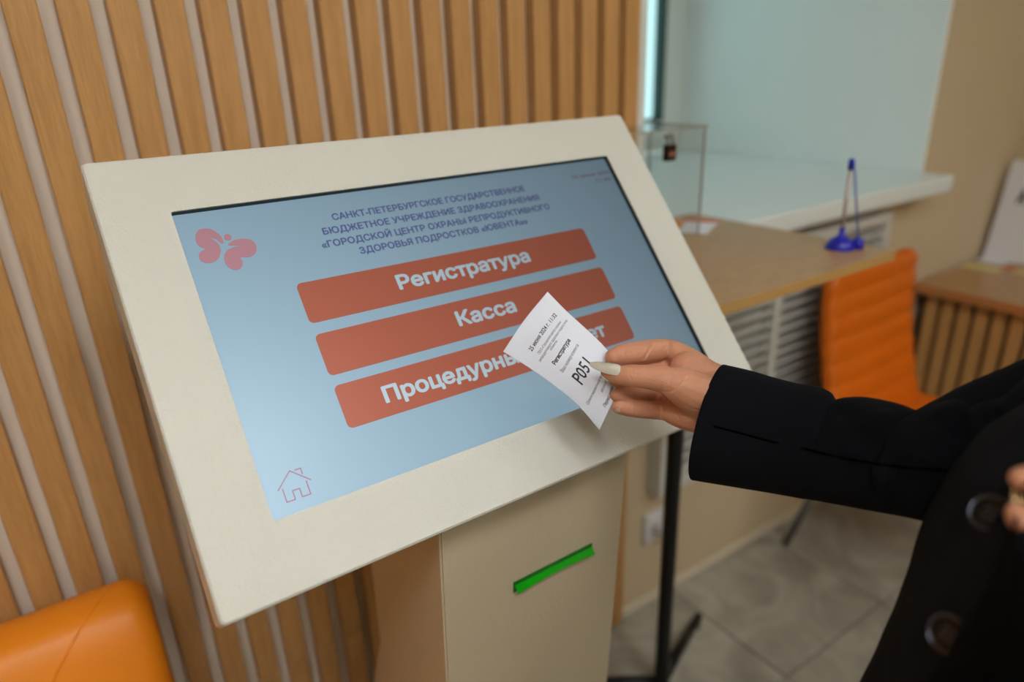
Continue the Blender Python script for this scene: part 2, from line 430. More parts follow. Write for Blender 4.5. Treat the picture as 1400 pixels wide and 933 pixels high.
ring_strip(bm, rB, rO); ring_strip(bm, rO, rF); ring_strip(bm, rF, rI); ring_strip(bm, rI, rD); bm.faces.new(rB[::-1])
o = obj('screen_housing', bm, MCREAM, kiosk, label='cream textured metal housing with a wide border')
bm = B()
g0 = rrect(-.3538, -.1988, .3538, .1988, .003, 5); g1 = rrect(-.360, -.205, .360, .2055, .003, 5)
a = mk(g0, -.0022); b = mk(g0, -.0095); c = mk(g1, -.0105); d = mk(g1, -.016); ring_strip(bm, a, b)
ring_strip(bm, b, c); ring_strip(bm, c, d)
obj('bezel', bm, MBLACK, kiosk, label='black recessed rim round the screen')
# display: a backlit panel with slightly glossy front
def screen_mat(name, col, s=1.0):
    q = NT(name); q.b.inputs['Base Color'].default_value = (.012, .013, .015, 1); q.b.inputs['Roughness'].default_value = .33
    q.b.inputs['Specular IOR Level'].default_value = .0
    q.b.inputs['Emission Color'].default_value = (*lin(col), 1)
    q.b.inputs['Coat Weight'].default_value = 1; q.b.inputs['Coat Roughness'].default_value = .33; q.b.inputs['Coat IOR'].default_value = 1.36; q.b.inputs['Coat Tint'].default_value = (SCT, SCT, SCT, 1)
    q.b.inputs['Emission Strength'].default_value = s/SCT**1.03; return q.m
SCT = .0015
SB = 1.04
MSCR = screen_mat('screen_blue', '9AB8CA', SB); MSBT = screen_mat('screen_orange', 'B4614A', SB); MSTX = screen_mat('screen_white', 'C0D6E0', SB)
MSHD = screen_mat('screen_violet', '5C6498', SB); MSLG = screen_mat('screen_pink', 'C08A94', SB); MSDT = screen_mat('screen_date', '8A5E6C', SB); MSLK = screen_mat('screen_house', 'A05C74', SB)
bm = B(); prism(bm, [(-.359, -.204), (.359, -.204), (.359, .2045), (-.359, .2045)], lambda a, b, d: kp(a, b, d), -.018, -.0108)
scr = obj('display', bm, MSCR, kiosk, label='glowing pale blue display with menu')
SN = -.0106
for yt in (.0777, .0044, -.0668):
    bm = B(); prism(bm, rrect(-.2372, yt-.0575, .2405, yt, .007), kp, SN, SN+.0003); obj('menu_button', bm, MSBT, scr, label='terracotta menu bar on the screen')
sf = lambda x, y: kp(x, y, SN+.0006)
for s, x0, x1, y, h in (('Регистратура', -.1045, .118, .0400, .0210), ('Касса', -.041, .0575, -.0322, .0210), ('Процедурный кабинет', -.181, .1915, -.1064, .0210)):
    obj('button_caption', place_text(s, x0, x1, y, h, sf, .036), MSTX, scr)
sg = lambda x, y: kp(x, y, SN+.0003)
for s, x0, x1, y in (('САНКТ-ПЕТЕРБУРГСКОЕ ГОСУДАРСТВЕННОЕ', -.158, .165, .1600), ('БЮДЖЕТНОЕ УЧРЕЖДЕНИЕ ЗДРАВООХРАНЕНИЯ', -.178, .185, .1405), ('«ГОРОДСКОЙ ЦЕНТР ОХРАНЫ РЕПРОДУКТИВНОГО', -.1862, .1962, .1212), ('ЗДОРОВЬЯ ПОДРОСТКОВ «ЮВЕНТА»»', -.1385, .1435, .1030)):
    obj('heading_text', place_text(s, x0, x1, y, .0098, sg, .030), MSHD, scr)
obj('date_text', place_text('25 июня 2024', .267, .350, .1690, .0065, sg, .01), MSDT, scr)
obj('date_text', place_text('11:32', .315, .347, .1560, .0065, sg, .01), MSDT, scr)
# house icon
def stroke(bm, pts, w_, nz=SN+.0003):
    for a, b in zip(pts, pts[1:]):
        a, b = Vector(a), Vector(b); d = (b-a).normalized(); n = Vector((-d.y, d.x))*w_/2; a = a-d*w_/2; b = b+d*w_/2
        bm.faces.new([bm.verts.new(kp(*q, nz)) for q in (a-n, b-n, b+n, a+n)])
bm = B()
stroke(bm, [(-.3375, -.1672), (-.3189, -.1497), (-.2998, -.1672)], .0012)
stroke(bm, [(-.3128, -.1508), (-.3064, -.1508), (-.3064, -.1575)], .0012)
stroke(bm, [(-.3325, -.1674), (-.3325, -.1830), (-.3228, -.1830), (-.3228, -.1727), (-.3146, -.1727), (-.3146, -.1830), (-.3049, -.1830), (-.3049, -.1674)], .0012)
obj('house_icon', bm, MSLK, scr, label='thin outlined house icon')
# butterfly emblem: two curled wings and a head dot
def blob(pts, n=36):
    P = [Vector(q) for q in pts]; m = len(P); out = []
    for k in range(m):
        a, b, c, d = P[k-1], P[k], P[(k+1) % m], P[(k+2) % m]
        for j in range(4):
            f = j/4; out.append(.5*((2*b)+(c-a)*f+(2*a-5*b+4*c-d)*f*f+(3*b-a-3*c+d)*f**3))
    return out
W1 = [(-0.3047, 0.1518), (-0.305, 0.161), (-0.309, 0.1681), (-0.3136, 0.1731), (-0.3205, 0.1754), (-0.3282, 0.1742), (-0.3333, 0.1679), (-0.3353, 0.1593), (-0.333, 0.1517), (-0.328, 0.1475), (-0.3337, 0.1447), (-0.3376, 0.1393), (-0.337, 0.1321), (-0.3309, 0.1278), (-0.3219, 0.1281), (-0.3147, 0.1338), (-0.3103, 0.1438), (-0.3113, 0.1521), (-0.3171, 0.161), (-0.3118, 0.1585), (-0.3076, 0.152)]
W2 = [(-0.3002, 0.1476), (-0.2956, 0.1515), (-0.2873, 0.1536), (-0.2782, 0.1529), (-0.2707, 0.1491), (-0.2676, 0.1411), (-0.2703, 0.1324), (-0.2766, 0.1272), (-0.2845, 0.1267), (-0.291, 0.1282), (-0.2903, 0.1217), (-0.2936, 0.1143), (-0.3012, 0.1117), (-0.3082, 0.1164), (-0.3109, 0.125), (-0.3088, 0.1344), (-0.3034, 0.1406), (-0.2949, 0.1435), (-0.2847, 0.144), (-0.2928, 0.1455)]
hd = [(-.2976+.0045*cos(t*pi/12), .1585+.0045*sin(t*pi/12)) for t in range(24)]
bm = B()
for pts in (blob(W1), blob(W2), hd): prism(bm, [tuple(q) for q in pts], kp, SN+.0001, SN+.0005)
obj('butterfly_emblem', bm, MSLG, scr, label='pink two-winged butterfly emblem')

# pedestal: front leans back going down, flared foot
def ped(side, y, z): return Vector((side, y, z))
PL, PR = .272, .549
prof = [(.5645, 1.0395), (.596, .587), (.634, .03), (.94, .03), (.896, .486), (.807, .689), (.7985, .892), (.71, 1.115)]
bm = B()
lo = [bm.verts.new((PL, a, b)) for a, b in prof]; hi = [bm.verts.new((PR, a, b)) for a, b in prof]; n = len(prof)
bm.faces.new(lo); bm.faces.new(hi[::-1])
for i in range(n): bm.faces.new((lo[i], hi[i], hi[(i+1) % n], lo[(i+1) % n]))
bmesh.ops.recalc_face_normals(bm, faces=bm.faces)
bmesh.ops.bevel(bm, geom=list(bm.edges), offset=.0025, segments=2, affect='EDGES')
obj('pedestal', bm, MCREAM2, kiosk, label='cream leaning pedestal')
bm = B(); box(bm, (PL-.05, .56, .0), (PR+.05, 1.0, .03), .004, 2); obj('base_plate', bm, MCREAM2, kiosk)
# receipt slot: green scoop
def pf(x, s, n): # s metres down the front face from its top, n out of it
    d = Vector((0, .0315, -.4525)).normalized(); nn = Vector((0, -.4525, -.0315)).normalized()
    return Vector((x, .5645, 1.0395)) + d*s + nn*n
s0 = .1335
bm = B()
gx = [(.4385-.0, .589)]
xa, xb = .3697, .496
prism(bm, [(xa, s0-.004), (xb, s0-.004), (xb, s0+.012), (xa, s0+.012)], lambda a, b, d: pf(a, b, d), -.004, .0012)
obj('receipt_slot', bm, mat('slot_dark_green', '0C6A18', .4), kiosk, label='dark green ticket slot')
bm = B()
def lip(u, v):
    x = xa+.002+(xb-xa-.002)*u; sag = .0035*sin(pi*u)
    return pf(x, s0+.001+v*(.0085-sag*.5), .001+.0075*v*(1-.25*sin(pi*u)))
grid(bm, lip, 16, 4)
r = bmesh.ops.solidify(bm, geom=list(bm.faces), thickness=.0016)
obj('slot_lip', bm, MGREEN, kiosk, smooth=False, label='bright green curved plastic slot lip')

# ================================================================== HIGH TABLE with things on it
TZ = 1.155; tx0, tx1, ty0, ty1 = .792, 1.298, .643, 1.141; pcx, pcy = 1.005, .892
tb = root('standing_table', 'high square table with pale wood top on a black post', 'table', (pcx, pcy, 0))
bm = B(); box(bm, (tx0, ty0, TZ-.018), (tx1, ty1, TZ), .001, 1)
for f in bm.faces: f.material_index = 1 if abs(f.normal.z) < .5 else 0
obj('table_top', bm, [MWC, MEDGE], tb)
bm = B(); tube(bm, [(pcx, pcy, .03), (pcx, pcy, TZ-.025)], .0175, 24); obj('post', bm, MPOST, tb, smooth=False)
bm = B(); box(bm, (pcx-.1, pcy-.1, TZ-.024), (pcx+.1, pcy+.1, TZ-.018)); obj('mounting_plate', bm, MPOST, tb)
for a in (23, 143, 263):
    d = Vector((cos(radians(a)), sin(radians(a)), 0))
    L_ = .29
    bm = B(); tube(bm, [Vector((pcx, pcy, .045))+d*.0, Vector((pcx, pcy, .045))+d*.1, Vector((pcx, pcy, .022))+d*L_], [.016, .015, .012], 12)
    tube(bm, [Vector((pcx, pcy, 0))+d*(L_-.02), Vector((pcx, pcy, .02))+d*(L_-.02)], .012, 12)
    obj('foot', bm, MPOST, tb, smooth=True)

lf = root('leaflet', 'white leaflet with orange and red print lying on the high table', 'leaflet', (1.188, 1.045, TZ))
ca, sa = cos(radians(28)), sin(radians(28))
def lp(a, b, z): return Vector((1.188+a*ca-b*sa, 1.045+a*sa+b*ca, z))
bm = B(); prism(bm, [(-.07, -.05), (.07, -.05), (.07, .05), (-.07, .05)], lp, TZ+.0003, TZ+.0011); obj('sheet', bm, MPAPER2, lf)
bm = B(); prism(bm, [(-.07, .012), (.03, .02), (.07, .05), (-.07, .05)], lp, TZ+.0011, TZ+.0014); obj('print', bm, MORP, lf, label='orange printed band')
bm = B(); prism(bm, [(.045, -.05), (.07, -.05), (.07, .045), (.035, .02)], lp, TZ+.0011, TZ+.0014); obj('print', bm, MRED, lf, label='red printed band')

bx0, bx1, by0, by1, bz0, bz1 = .914, 1.140, .981, 1.134, TZ+.0018, 1.374
ab = root('ballot_box', 'clear acrylic ballot box with edges catching light, on the high table', 'box', (1.03, 1.05, bz0))
th = .003
for nm, a, b in (('front_panel', (bx0, by0, bz0), (bx1, by0+th, bz1)), ('back_panel', (bx0, by1-th, bz0), (bx1, by1, bz1)), ('side_panel', (bx0, by0+th, bz0), (bx0+th, by1-th, bz1)),
                 ('side_panel', (bx1-th, by0+th, bz0), (bx1, by1-th, bz1)), ('lid', (bx0-.004, by0-.004, bz1), (bx1+.004, by1+.004, bz1+th))):
    bm = B(); box(bm, a, b); obj(nm, bm, MACRYL, ab)
bm = B()
e = .0022
for a, b in (((bx1-e, by0-e/2, bz0), (bx1+e/2, by0+e, bz1)), ((bx1-e, by1-e, bz0), (bx1+e/2, by1+e/2, bz1)), ((bx0, by0-e/2, bz0), (bx0+e, by0+e, bz1)),
             ((bx0, by0-.0045, bz1), (bx1+.004, by0-.0045+e, bz1+th)), ((bx1+.004-e, by0, bz1), (bx1+.0045, by1, bz1+th)), ((bx0, by1, bz1), (bx1+.004, by1+e, bz1+th))):
    box(bm, a, b)
obj('panel_edges', bm, MACRYE, ab, label='brownish glued panel edges')
pk = root('padlock', 'small dark brown padlock with steel shackle hanging on the clear box', 'padlock', (1.03, .97, bz1-.045))
lx, ly, lz = 1.029, .970, bz1-.024
bm = B(); box(bm, (lx-.0125, ly-.007, lz-.031), (lx+.0125, ly+.007, lz), .002, 2); obj('lock_body', bm, MLOCK, pk)
bm = B(); box(bm, (lx-.008, ly-.0078, lz-.022), (lx+.008, ly-.0068, lz-.013)); obj('lock_label', bm, mat('copper', 'A0705A', .4, metal=.5), pk, label='coppery printed plate')
bm = B(); tube(bm, [(lx-.007, ly, lz-.004), (lx-.007, ly, lz+.013)]+[(lx-.007*cos(t), ly, lz+.013+.007*sin(t)) for t in (pi/6, pi/3, pi/2, 2*pi/3, 5*pi/6)]+[(lx+.007, ly, lz+.013), (lx+.007, ly, lz-.004)], .0022, 10)
obj('shackle', bm, MCHROME, pk, smooth=True)
bm = B(); box(bm, (lx-.006, ly-.004, lz+.012), (lx+.006, by0+.001, lz+.016)); obj('hasp', bm, MCHROME, ab)

pn = root('pen_stand', 'blue desk pen standing in a domed suction base at the table corner', 'pen', (1.24, .72, TZ))
qx, qy = 1.240, .721
bm = B()
prf = [(.0265, 0), (.0265, .003), (.024, .010), (.018, .018), (.010, .023), (.006, .026), (.005, .040), (.0, .040)]
vs = []
for r_, z_ in prf: vs.append([bm.verts.new((qx+r_*cos(2*pi*k/28), qy+r_*sin(2*pi*k/28), TZ+z_)) for k in range(28)])
for a, b in zip(vs, vs[1:]):
    for k in range(28): bm.faces.new((a[k], a[(k+1) % 28], b[(k+1) % 28], b[k]))
bmesh.ops.remove_doubles(bm, verts=bm.verts, dist=1e-6); obj('suction_base', bm, MBLUE, pn, smooth=True)
bm = B(); tube(bm, [(qx, qy, TZ+.038), (qx-.001, qy, TZ+.150)], .0036, 12); obj('barrel', bm, MCLEAR, pn, smooth=True)
bm = B(); tube(bm, [(qx, qy, TZ+.04), (qx-.001, qy, TZ+.147)], .0012, 8); obj('ink_refill', bm, MBLUE, pn, smooth=True)
bm = B(); tube(bm, [(qx-.001, qy, TZ+.148), (qx-.001, qy, TZ+.166), (qx-.001, qy, TZ+.168)], [.0052, .0052, .003], 12); obj('pen_cap', bm, MBLUE, pn, smooth=True)
kx, ky = qx+.022, qy-.022
bm = B(); tube(bm, [(kx, ky, TZ), (kx, ky, TZ+.008), (kx, ky, TZ+.016), (kx, ky, TZ+.020)], [.012, .011, .010, .006], 16); obj('cord_anchor', bm, MBLUE, pn, smooth=True)
A_, B_ = Vector((qx+.003, qy-.003, TZ+.160)), Vector((kx, ky, TZ+.018)); pts = []
for k in range(520):
    t = k/519; q = A_.lerp(B_, t); a = t*2*pi*44
    pts.append(q+Vector((cos(a), sin(a), 0))*.0020)
bm = B(); tube(bm, pts, .0007, 5); obj('coiled_cord', bm, MBLUE, pn, smooth=True)

# ================================================================== CHAIRS
def rounded_slab(bm, cx, w_, fn, r, nu=24):
    pass
ch = root('visitor_chair', 'orange ribbed leather chair with metal legs in front of the radiator cover', 'chair', (1.965, .78, 0))
cx0, cx1 = 1.735, 2.195
def back_surf(u, v, s):           # u across 0..1, v down from top 0..1 ; s=+1 front, -1 rear
    x = cx0+(cx1-cx0)*u
    e_ = min(u, 1-u)*(cx1-cx0); rr = .05
    ztop = .945 - (rr-math.sqrt(max(0, rr*rr-(rr-e_)**2)) if e_ < rr else 0)
    z = ztop+(.47-ztop)*v
    y = 1.035 - .085*v + .02*sin(pi*v)
    edge = min(1, e_/.02, (v*.47+.0005)/.02); edge = math.sqrt(max(0, 1-(1-edge)**2))
    rib = abs(sin(pi*(.945-z)/.066))
    th_ = (.017+.006*rib**.5)*edge
    return Vector((x, y-s*th_-.006*cos(pi*(u-.5)), z))
bm = B(); a = grid(bm, lambda u, v: back_surf(u, v, 1), 28, 84); b = grid(bm, lambda u, v: back_surf(u, v, -1), 28, 84, True)
bmesh.ops.remove_doubles(bm, verts=bm.verts, dist=.0008)
bmesh.ops.holes_fill(bm, edges=[e for e in bm.edges if e.is_boundary]); bmesh.ops.recalc_face_normals(bm, faces=bm.faces)
obj('backrest', bm, MORG2, ch, smooth=True)
def seat_surf(u, v, s):
    x = cx0+(cx1-cx0)*u; y = .985-.455*v
    e_ = min(u, 1-u)*(cx1-cx0); d = min(e_/.02, (1-v)*.455/.03, v*.455/.02+.02); edge = math.sqrt(max(0, 1-(1-min(1, d))**2))
    rib = abs(sin(pi*v*.455/.066)); z = .465-.015*v*v-(.02*max(0, v-.85)/.15)
    return Vector((x, y, z+s*(.02+.005*rib**.5)*edge))
bm = B(); grid(bm, lambda u, v: seat_surf(u, v, 1), 24, 70, True); grid(bm, lambda u, v: seat_surf(u, v, -1), 24, 70)
bmesh.ops.remove_doubles(bm, verts=bm.verts, dist=.0008); bmesh.ops.holes_fill(bm, edges=[e for e in bm.edges if e.is_boundary]); bmesh.ops.recalc_face_normals(bm, faces=bm.faces)
obj('seat', bm, MORG2, ch, smooth=True)
for sx_, xx in ((-1, cx0+.045), (1, cx1-.045)):
    bm = B(); tube(bm, [(xx, .93, .445), (xx+sx_*.01, 1.0, .24), (xx+sx_*.015, 1.07, 0.002)], .0125, 12); obj('leg', bm, MCHROME, ch, smooth=True)
    bm = B(); tube(bm, [(xx, .60, .44), (xx+sx_*.01, .57, .2), (xx+sx_*.015, .55, 0.002)], .0125, 12); obj('leg', bm, MCHROME, ch, smooth=True)
bm = B(); tube(bm, [(cx0+.045, .93, .44), (cx0+.045, .60, .44), (cx1-.045, .60, .44), (cx1-.045, .93, .44), (cx0+.045, .93, .44)], .011, 8); obj('seat_frame', bm, MCHROME, ch)

ac = root('armchair', 'orange smooth leather armchair back against the wood slats at lower left', 'chair', (-.38, .75, 0))
ax0, ax1 = -.76, -.004
def pad(x0, x1, prof, r, nx=26):
    """prof: closed (y,z) outline, extruded in x and rounded at both ends"""
    bm = B(); n = len(prof); cy = sum(q[0] for q in prof)/n; cz = sum(q[1] for q in prof)/n
    rings = []
    xs = [(x0+r*(1-cos(pi/2*k/8)), r*(1-sin(pi/2*k/8))) for k in range(9)]
    xs += [(x0+r+(x1-x0-2*r)*k/10, 0) for k in range(1, 10)] + [(x1-r*(1-cos(pi/2*k/8)), r*(1-sin(pi/2*k/8))) for k in range(8, -1, -1)]
    for x, ins in xs:
        ring = []
        for y, z in prof:
            d = Vector((cy-y, cz-z)); l_ = d.length; d = d/l_*min(ins, l_*.9)
            ring.append(bm.verts.new((x, y+d.x, z+d.y)))
        rings.append(ring)
    for a, b in zip(rings, rings[1:]):
        for k in range(n): bm.faces.new((a[k], b[k], b[(k+1) % n], a[(k+1) % n]))
    bm.faces.new(rings[0]); bm.faces.new(rings[-1][::-1]); bmesh.ops.recalc_face_normals(bm, faces=bm.faces)
    return bm
bp_ = [Vector((q[0], q[1])) for q in spline([Vector((a, b, 0)) for a, b in ((1.09, .42), (1.10, .60), (1.098, .74), (1.08, .775), (1.04, .782), (1.0, .765), (.965, .70), (.93, .58), (.90, .45), (.93, .41))], 50)]
bm = pad(ax0, ax1, [tuple(q) for q in bp_], .035)
abk = obj('backrest', bm, MORG, ac, smooth=True)
bm = pad(ax0+.005, ax1-.005, rrect(.42, .24, .94, .42, .04, 5), .03); obj('seat_cushion', bm, MORG, ac, smooth=True)
bm = B(); box(bm, (ax0+.03, .45, .10), (ax1-.03, 1.08, .24), .01); obj('chair_base', bm, MBLACK, ac)
for x in (ax0+.06, ax1-.06):
    for y in (.48, 1.05):
        bm = B(); tube(bm, [(x, y, 0.001), (x, y, .11)], .016, 12); obj('leg', bm, MCHROME, ac)
bpy.context.view_layer.update()
def ray_on(o, u, v, lift=0.0):
    """first point of mesh o along the direction (u, v), with normal"""
    m_ = o.matrix_world; inv = m_.inverted(); org = inv @ Vector((0, 0, H)); d = (inv @ at(u, v, 1)) - org
    ok, loc, nor, _ = o.ray_cast(org, d.normalized())
    if not ok: return None, None
    loc = m_ @ loc; nor = (m_.to_3x3() @ nor).normalized(); return loc + nor*lift, nor
pts = [ray_on(abk, *q)[0] for q in [(150, 806), (138, 818), (124, 838), (110, 860), (95, 888), (83, 910), (74, 929), (66, 955), (61, 980)]]
pts = [q for q in pts if q]
if len(pts) > 3:
    bm = B(); tube(bm, spline(pts, 40), .0016, 8); obj('seam', bm, MORG, ac, smooth=True, label='curved stitched seam')

# ================================================================== COUNTER at right
ct = root('reception_counter', 'wood-topped counter with slatted front at far right', 'counter', (2.78, .4, 0))
cy0, cy1 = -.45, WY-.014
bm = B(); box(bm, (2.455, cy0, .715), (XR-.001, cy1, .75), .002, 1)
for f in bm.faces: f.material_index = 1 if abs(f.normal.z) < .5 else 0
obj('counter_top', bm, [MWC, mat('counter_edge', 'B57A48', .4)], ct)
bm = B(); box(bm, (2.53, cy0+.02, .0), (2.55, cy1, .714)); obj('counter_body', bm, mat('dark_board', '4A3524', .6), ct)
cme = None; y = 1.088
while y > cy0+.03:
    c = (2.516, y, .37)
    if cme: o = bpy.data.objects.new('slat', cme); C.objects.link(o); o.parent = ct; o.location = Vector(c)-ct.location
    else:
        bm = B(); box(bm, (2.502, y-.0185, .04), (2.530, y+.0185, .7135), .0015, 1); o = obj('slat', bm, MW, ct, origin=c); cme = o.data
    y -= .0535
bm = B(); box(bm, (2.45+.08, cy0, 0), (XR-.001, cy0+.02, .714)); obj('side_panel', bm, MW, ct)

def sheet(name, label, cat, cx, cy, w_, h_, a, m, z=.75, group=None):
    bm = B(); c_, s_ = cos(radians(a)), sin(radians(a))
    prism(bm, [(-w_/2, -h_/2), (w_/2, -h_/2), (w_/2, h_/2), (-w_/2, h_/2)], lambda p, q, d: Vector((cx+p*c_-q*s_, cy+p*s_+q*c_, d)), z+.0003, z+.0023)
    return tag(obj(name, bm, m, origin=(cx, cy, z)), label, cat, group)
sheet('note', 'yellow paper strip left on the counter near the wall', 'note', 2.80, 1.07, .055, .12, 6, MYEL)
sheet('note', 'yellow paper strip in front of the white sign on the counter', 'note', 2.84, .91, .05, .14, -3, MYEL)
sheet('paper', 'white sheet beside the white sign on the counter', 'paper', 2.92, 1.085, .07, .09, 10, MPAPER2)
sheet('sticker', 'small red sticker beside the white sheet on the counter', 'sticker', 2.86, 1.005, .03, .05, 10, MRED)
sg_ = root('table_sign', 'white upright sign leaning on the counter at the right edge', 'sign', (2.95, .95, .75))
def sp(y, h, n): return Vector((2.935+h*.18-n, y, .753+h*.985-n*.18))
bm = B(); prism(bm, [(.74, 0), (1.128, 0), (1.122, .365), (.74, .365)], lambda a, b, d: sp(a, b, d), -.006, 0); bmesh.ops.recalc_face_normals(bm, faces=bm.faces)
obj('sign_board', bm, MPAPER2, sg_)
bm = place_text('А', 1.075, 1.045, .215, .05, lambda x, y: sp(x, y, .0006), .04); obj('sign_letter', bm, mat('sign_black', '161618', .5), sg_)
bm = B(); prism(bm, [(.76, 0), (.84, 0), (.80, .2)], lambda a, b, d: Vector((2.99+d, a, .7505+b)), 0, .004); obj('sign_support', bm, MPAPER2, sg_)

# ================================================================== TICKET
Lf = [(688, 481), (722, 502), (756, 526), (790, 554), (819.5, 588)]
Rt = [(748.6, 399), (774, 425), (801, 449.5), (827, 475), (850, 505)]
Tp = [(688, 481), (716, 439), (748.6, 399)]
Bt = [(819.5, 588), (839, 545), (850, 505)]
def tick(s, t, lift=0.0, raw=False):
    def S(s, t):
        q = (1-s)*cr([(*a, 0) for a in Lf], t)+s*cr([(*a, 0) for a in Rt], t)+(1-t)*cr([(*a, 0) for a in Tp], s)+t*cr([(*a, 0) for a in Bt], s)
        q -= (1-s)*(1-t)*Vector((*Lf[0], 0))+s*(1-t)*Vector((*Rt[0], 0))+(1-s)*t*Vector((*Lf[-1], 0))+s*t*Vector((*Rt[-1], 0))
        z = .742 + .012*(1-t)**2 - .004*t + .014*(2*s-1)**2*(t*.8+.2)*.6 + .020*max(0, s-.45)*t
        return at(q.x, q.y, z-.0)
    p = S(s, t)
    if lift:
        a = S(s+.01, t)-S(s-.01, t); b = S(s, t+.01)-S(s, t-.01); n = a.cross(b).normalized()
        if n.dot(Vector((0, 0, H))-p) < 0: n = -n
        p = p+n*lift
    return p
tk = root('queue_ticket', 'white printed queue ticket held between thumb and finger', 'ticket', tick(.5, .5))
bm = B(); grid(bm, lambda u, v: tick(u, v), 24, 36); grid(bm, lambda u, v: tick(u, v, -.0001), 24, 36, True)
bmesh.ops.recalc_face_normals(bm, faces=bm.faces)
obj('paper_slip', bm, MPAPER, tk, smooth=True)
def ttext(s, x0, x1, t0, t1, bold=0.0, m=None, sk=0):
    """cap top at t0, baseline at t1"""
    bm, wd = text_bm(s, bold, 2)
    bmesh.ops.subdivide_edges(bm, edges=[e for e in bm.edges if e.calc_length() > .5], cuts=2)
    k = (x1-x0)/wd
    for v in bm.verts: v.co = tick(x0+v.co.x*k, t1-(v.co.y/.73)*(t1-t0), .0004)
    return obj('ticket_text', bm, m or MINK, tk)
ttext('25 июня 2024 г. 11:32', .215, .855, .168, .208, .012)
ttext('ГБУЗ «Городской центр охраны', .245, .82, .252, .276, .0, MINKL)
ttext('репродуктивного здоровья подростков', .165, .90, .292, .316, .0, MINKL)
ttext('«Ювента»', .385, .56, .322, .344, .0, MINKL)
ttext('Регистратура', .25, .69, .398, .437, .03)
ttext('Ваш номер клиента:', .23, .72, .49, .522, .0, MINKL)
ttext('P051', .262, .615, .590, .705, .012)
ttext('Ориентировочное время ожидания', .115, .93, .800, .826, .0, MINKL)
ttext('00:06:05', .415, .60, .862, .888, .0, MINKL)
ttext('Перед вами: 2 чел.', .295, .80, .935, .965, .012)

# ================================================================== PERSON
def sphere_chain(bm, pts, n=16, step=.25):
    """smooth sphere-swept chain: pts = (Vector, radius); closed tube with rounded ends"""
    P = [Vector((*q[0], q[1])) if False else (Vector(q[0]), q[1]) for q in pts]
    m = len(P)-1; N = max(8, m*6)
    cs, rs = [], []
    for k in range(N+1):
        x = k/N*m; i = min(int(x), m-1); f = x-i
        def g(j): j = max(0, min(m, j)); return P[j]
        a, b, c, d = g(i-1), g(i), g(i+1), g(i+2)
        h = lambda a, b, c, d: .5*((2*b)+(c-a)*f+(2*a-5*b+4*c-d)*f*f+(3*b-a-3*c+d)*f**3)
        cs.append(h(a[0], b[0], c[0], d[0])); rs.append(b[1]*(1-f)+c[1]*f)
    # rounded caps
    d0 = (cs[0]-cs[1]).normalized(); d1 = (cs[-1]-cs[-2]).normalized(); C0, R0, C1, R1 = [], [], [], []
    for k in range(1, 6):
        t = k/6*pi/2; C0.append(cs[0]+d0*rs[0]*sin(t)); R0.append(rs[0]*cos(t)); C1.append(cs[-1]+d1*rs[-1]*sin(t)); R1.append(rs[-1]*cos(t))
    tube(bm, C0[::-1]+cs+C1, R0[::-1]+rs+R1, n)
def ell(bm, c, r, rot=None):
    ret = bmesh.ops.create_icosphere(bm, subdivisions=3, radius=1)
    for v in ret['verts']:
        q = Vector((v.co.x*r[0], v.co.y*r[1], v.co.z*r[2]))
        v.co = (rot @ q if rot else q)+Vector(c)
def remesh(bm, voxel, smooth=6, fac=.5):
    me = bpy.data.meshes.new('t'); bmesh.ops.recalc_face_normals(bm, faces=bm.faces); bm.to_mesh(me); bm.free()
    o = bpy.data.objects.new('t', me); C.objects.link(o)
    r = o.modifiers.new('r', 'REMESH'); r.mode = 'VOXEL'; r.voxel_size = voxel; r.use_smooth_shade = True
    if smooth: s_ = o.modifiers.new('s', 'SMOOTH'); s_.iterations = smooth; s_.factor = fac
    dg = bpy.context.evaluated_depsgraph_get(); m2 = bpy.data.meshes.new_from_object(o.evaluated_get(dg))
    bpy.data.objects.remove(o); out = B(); out.from_mesh(m2); bpy.data.meshes.remove(m2); bpy.data.meshes.remove(me)
    return out
def groove(bm, pts, width, depth, n=24):
    """press a crease along a polyline of points on the surface"""
    P = spline(pts, n) if len(pts) > 2 else [Vector(pts[0]).lerp(Vector(pts[1]), k/n) for k in range(n+1)]
    lo = Vector([min(q[i] for q in P)-3*width for i in range(3)]); hi = Vector([max(q[i] for q in P)+3*width for i in range(3)])
    bm.normal_update()
    for v in bm.verts:
        c = v.co
        if lo.x < c.x < hi.x and lo.y < c.y < hi.y and lo.z < c.z < hi.z:
            k, d = min(((i, (c-q).length_squared) for i, q in enumerate(P)), key=lambda e: e[1]); d = math.sqrt(d)
            if d < 3*width:
                e = min(k, n-k)/n; v.co -= v.normal*depth*math.exp(-(d/width)**2)*min(1, .15+e*5)

per = root('person', 'person in a black jacket reaching in from the right to hold the printed ticket', 'person', (.56, .03, 0))

# ---- right hand (sharp, holding the ticket)
bm = B()
A = lambda u, v, z, r: (at(u, v, z), r)
sphere_chain(bm, [A(829, 509, .7235, .0062), A(842, 513, .7195, .0088), A(862, 514, .714, .0120), A(885, 516, .709, .0122), A(908, 519, .705, .0142)])       # thumb
sphere_chain(bm, [A(908, 518, .705, .0125), A(935, 530, .709, .0205), A(962, 541, .718, .0235), A(985, 545, .728, .0245), A(1015, 552, .728, .025)])                  # thenar
sphere_chain(bm, [A(838, 488, .7445, .0088), A(850, 485.5, .748, .0118), A(872, 482.5, .756, .0132), A(893, 480, .766, .0130), A(912, 478, .773, .0118), A(930, 487, .770, .0140), A(955, 507, .752, .017)])   # index
sphere_chain(bm, [A(842, 520, .7445, .0075), A(858, 520, .750, .009), A(880, 508, .768, .0110), A(905, 503, .778, .0115), A(935, 507, .768, .0150)])    # middle
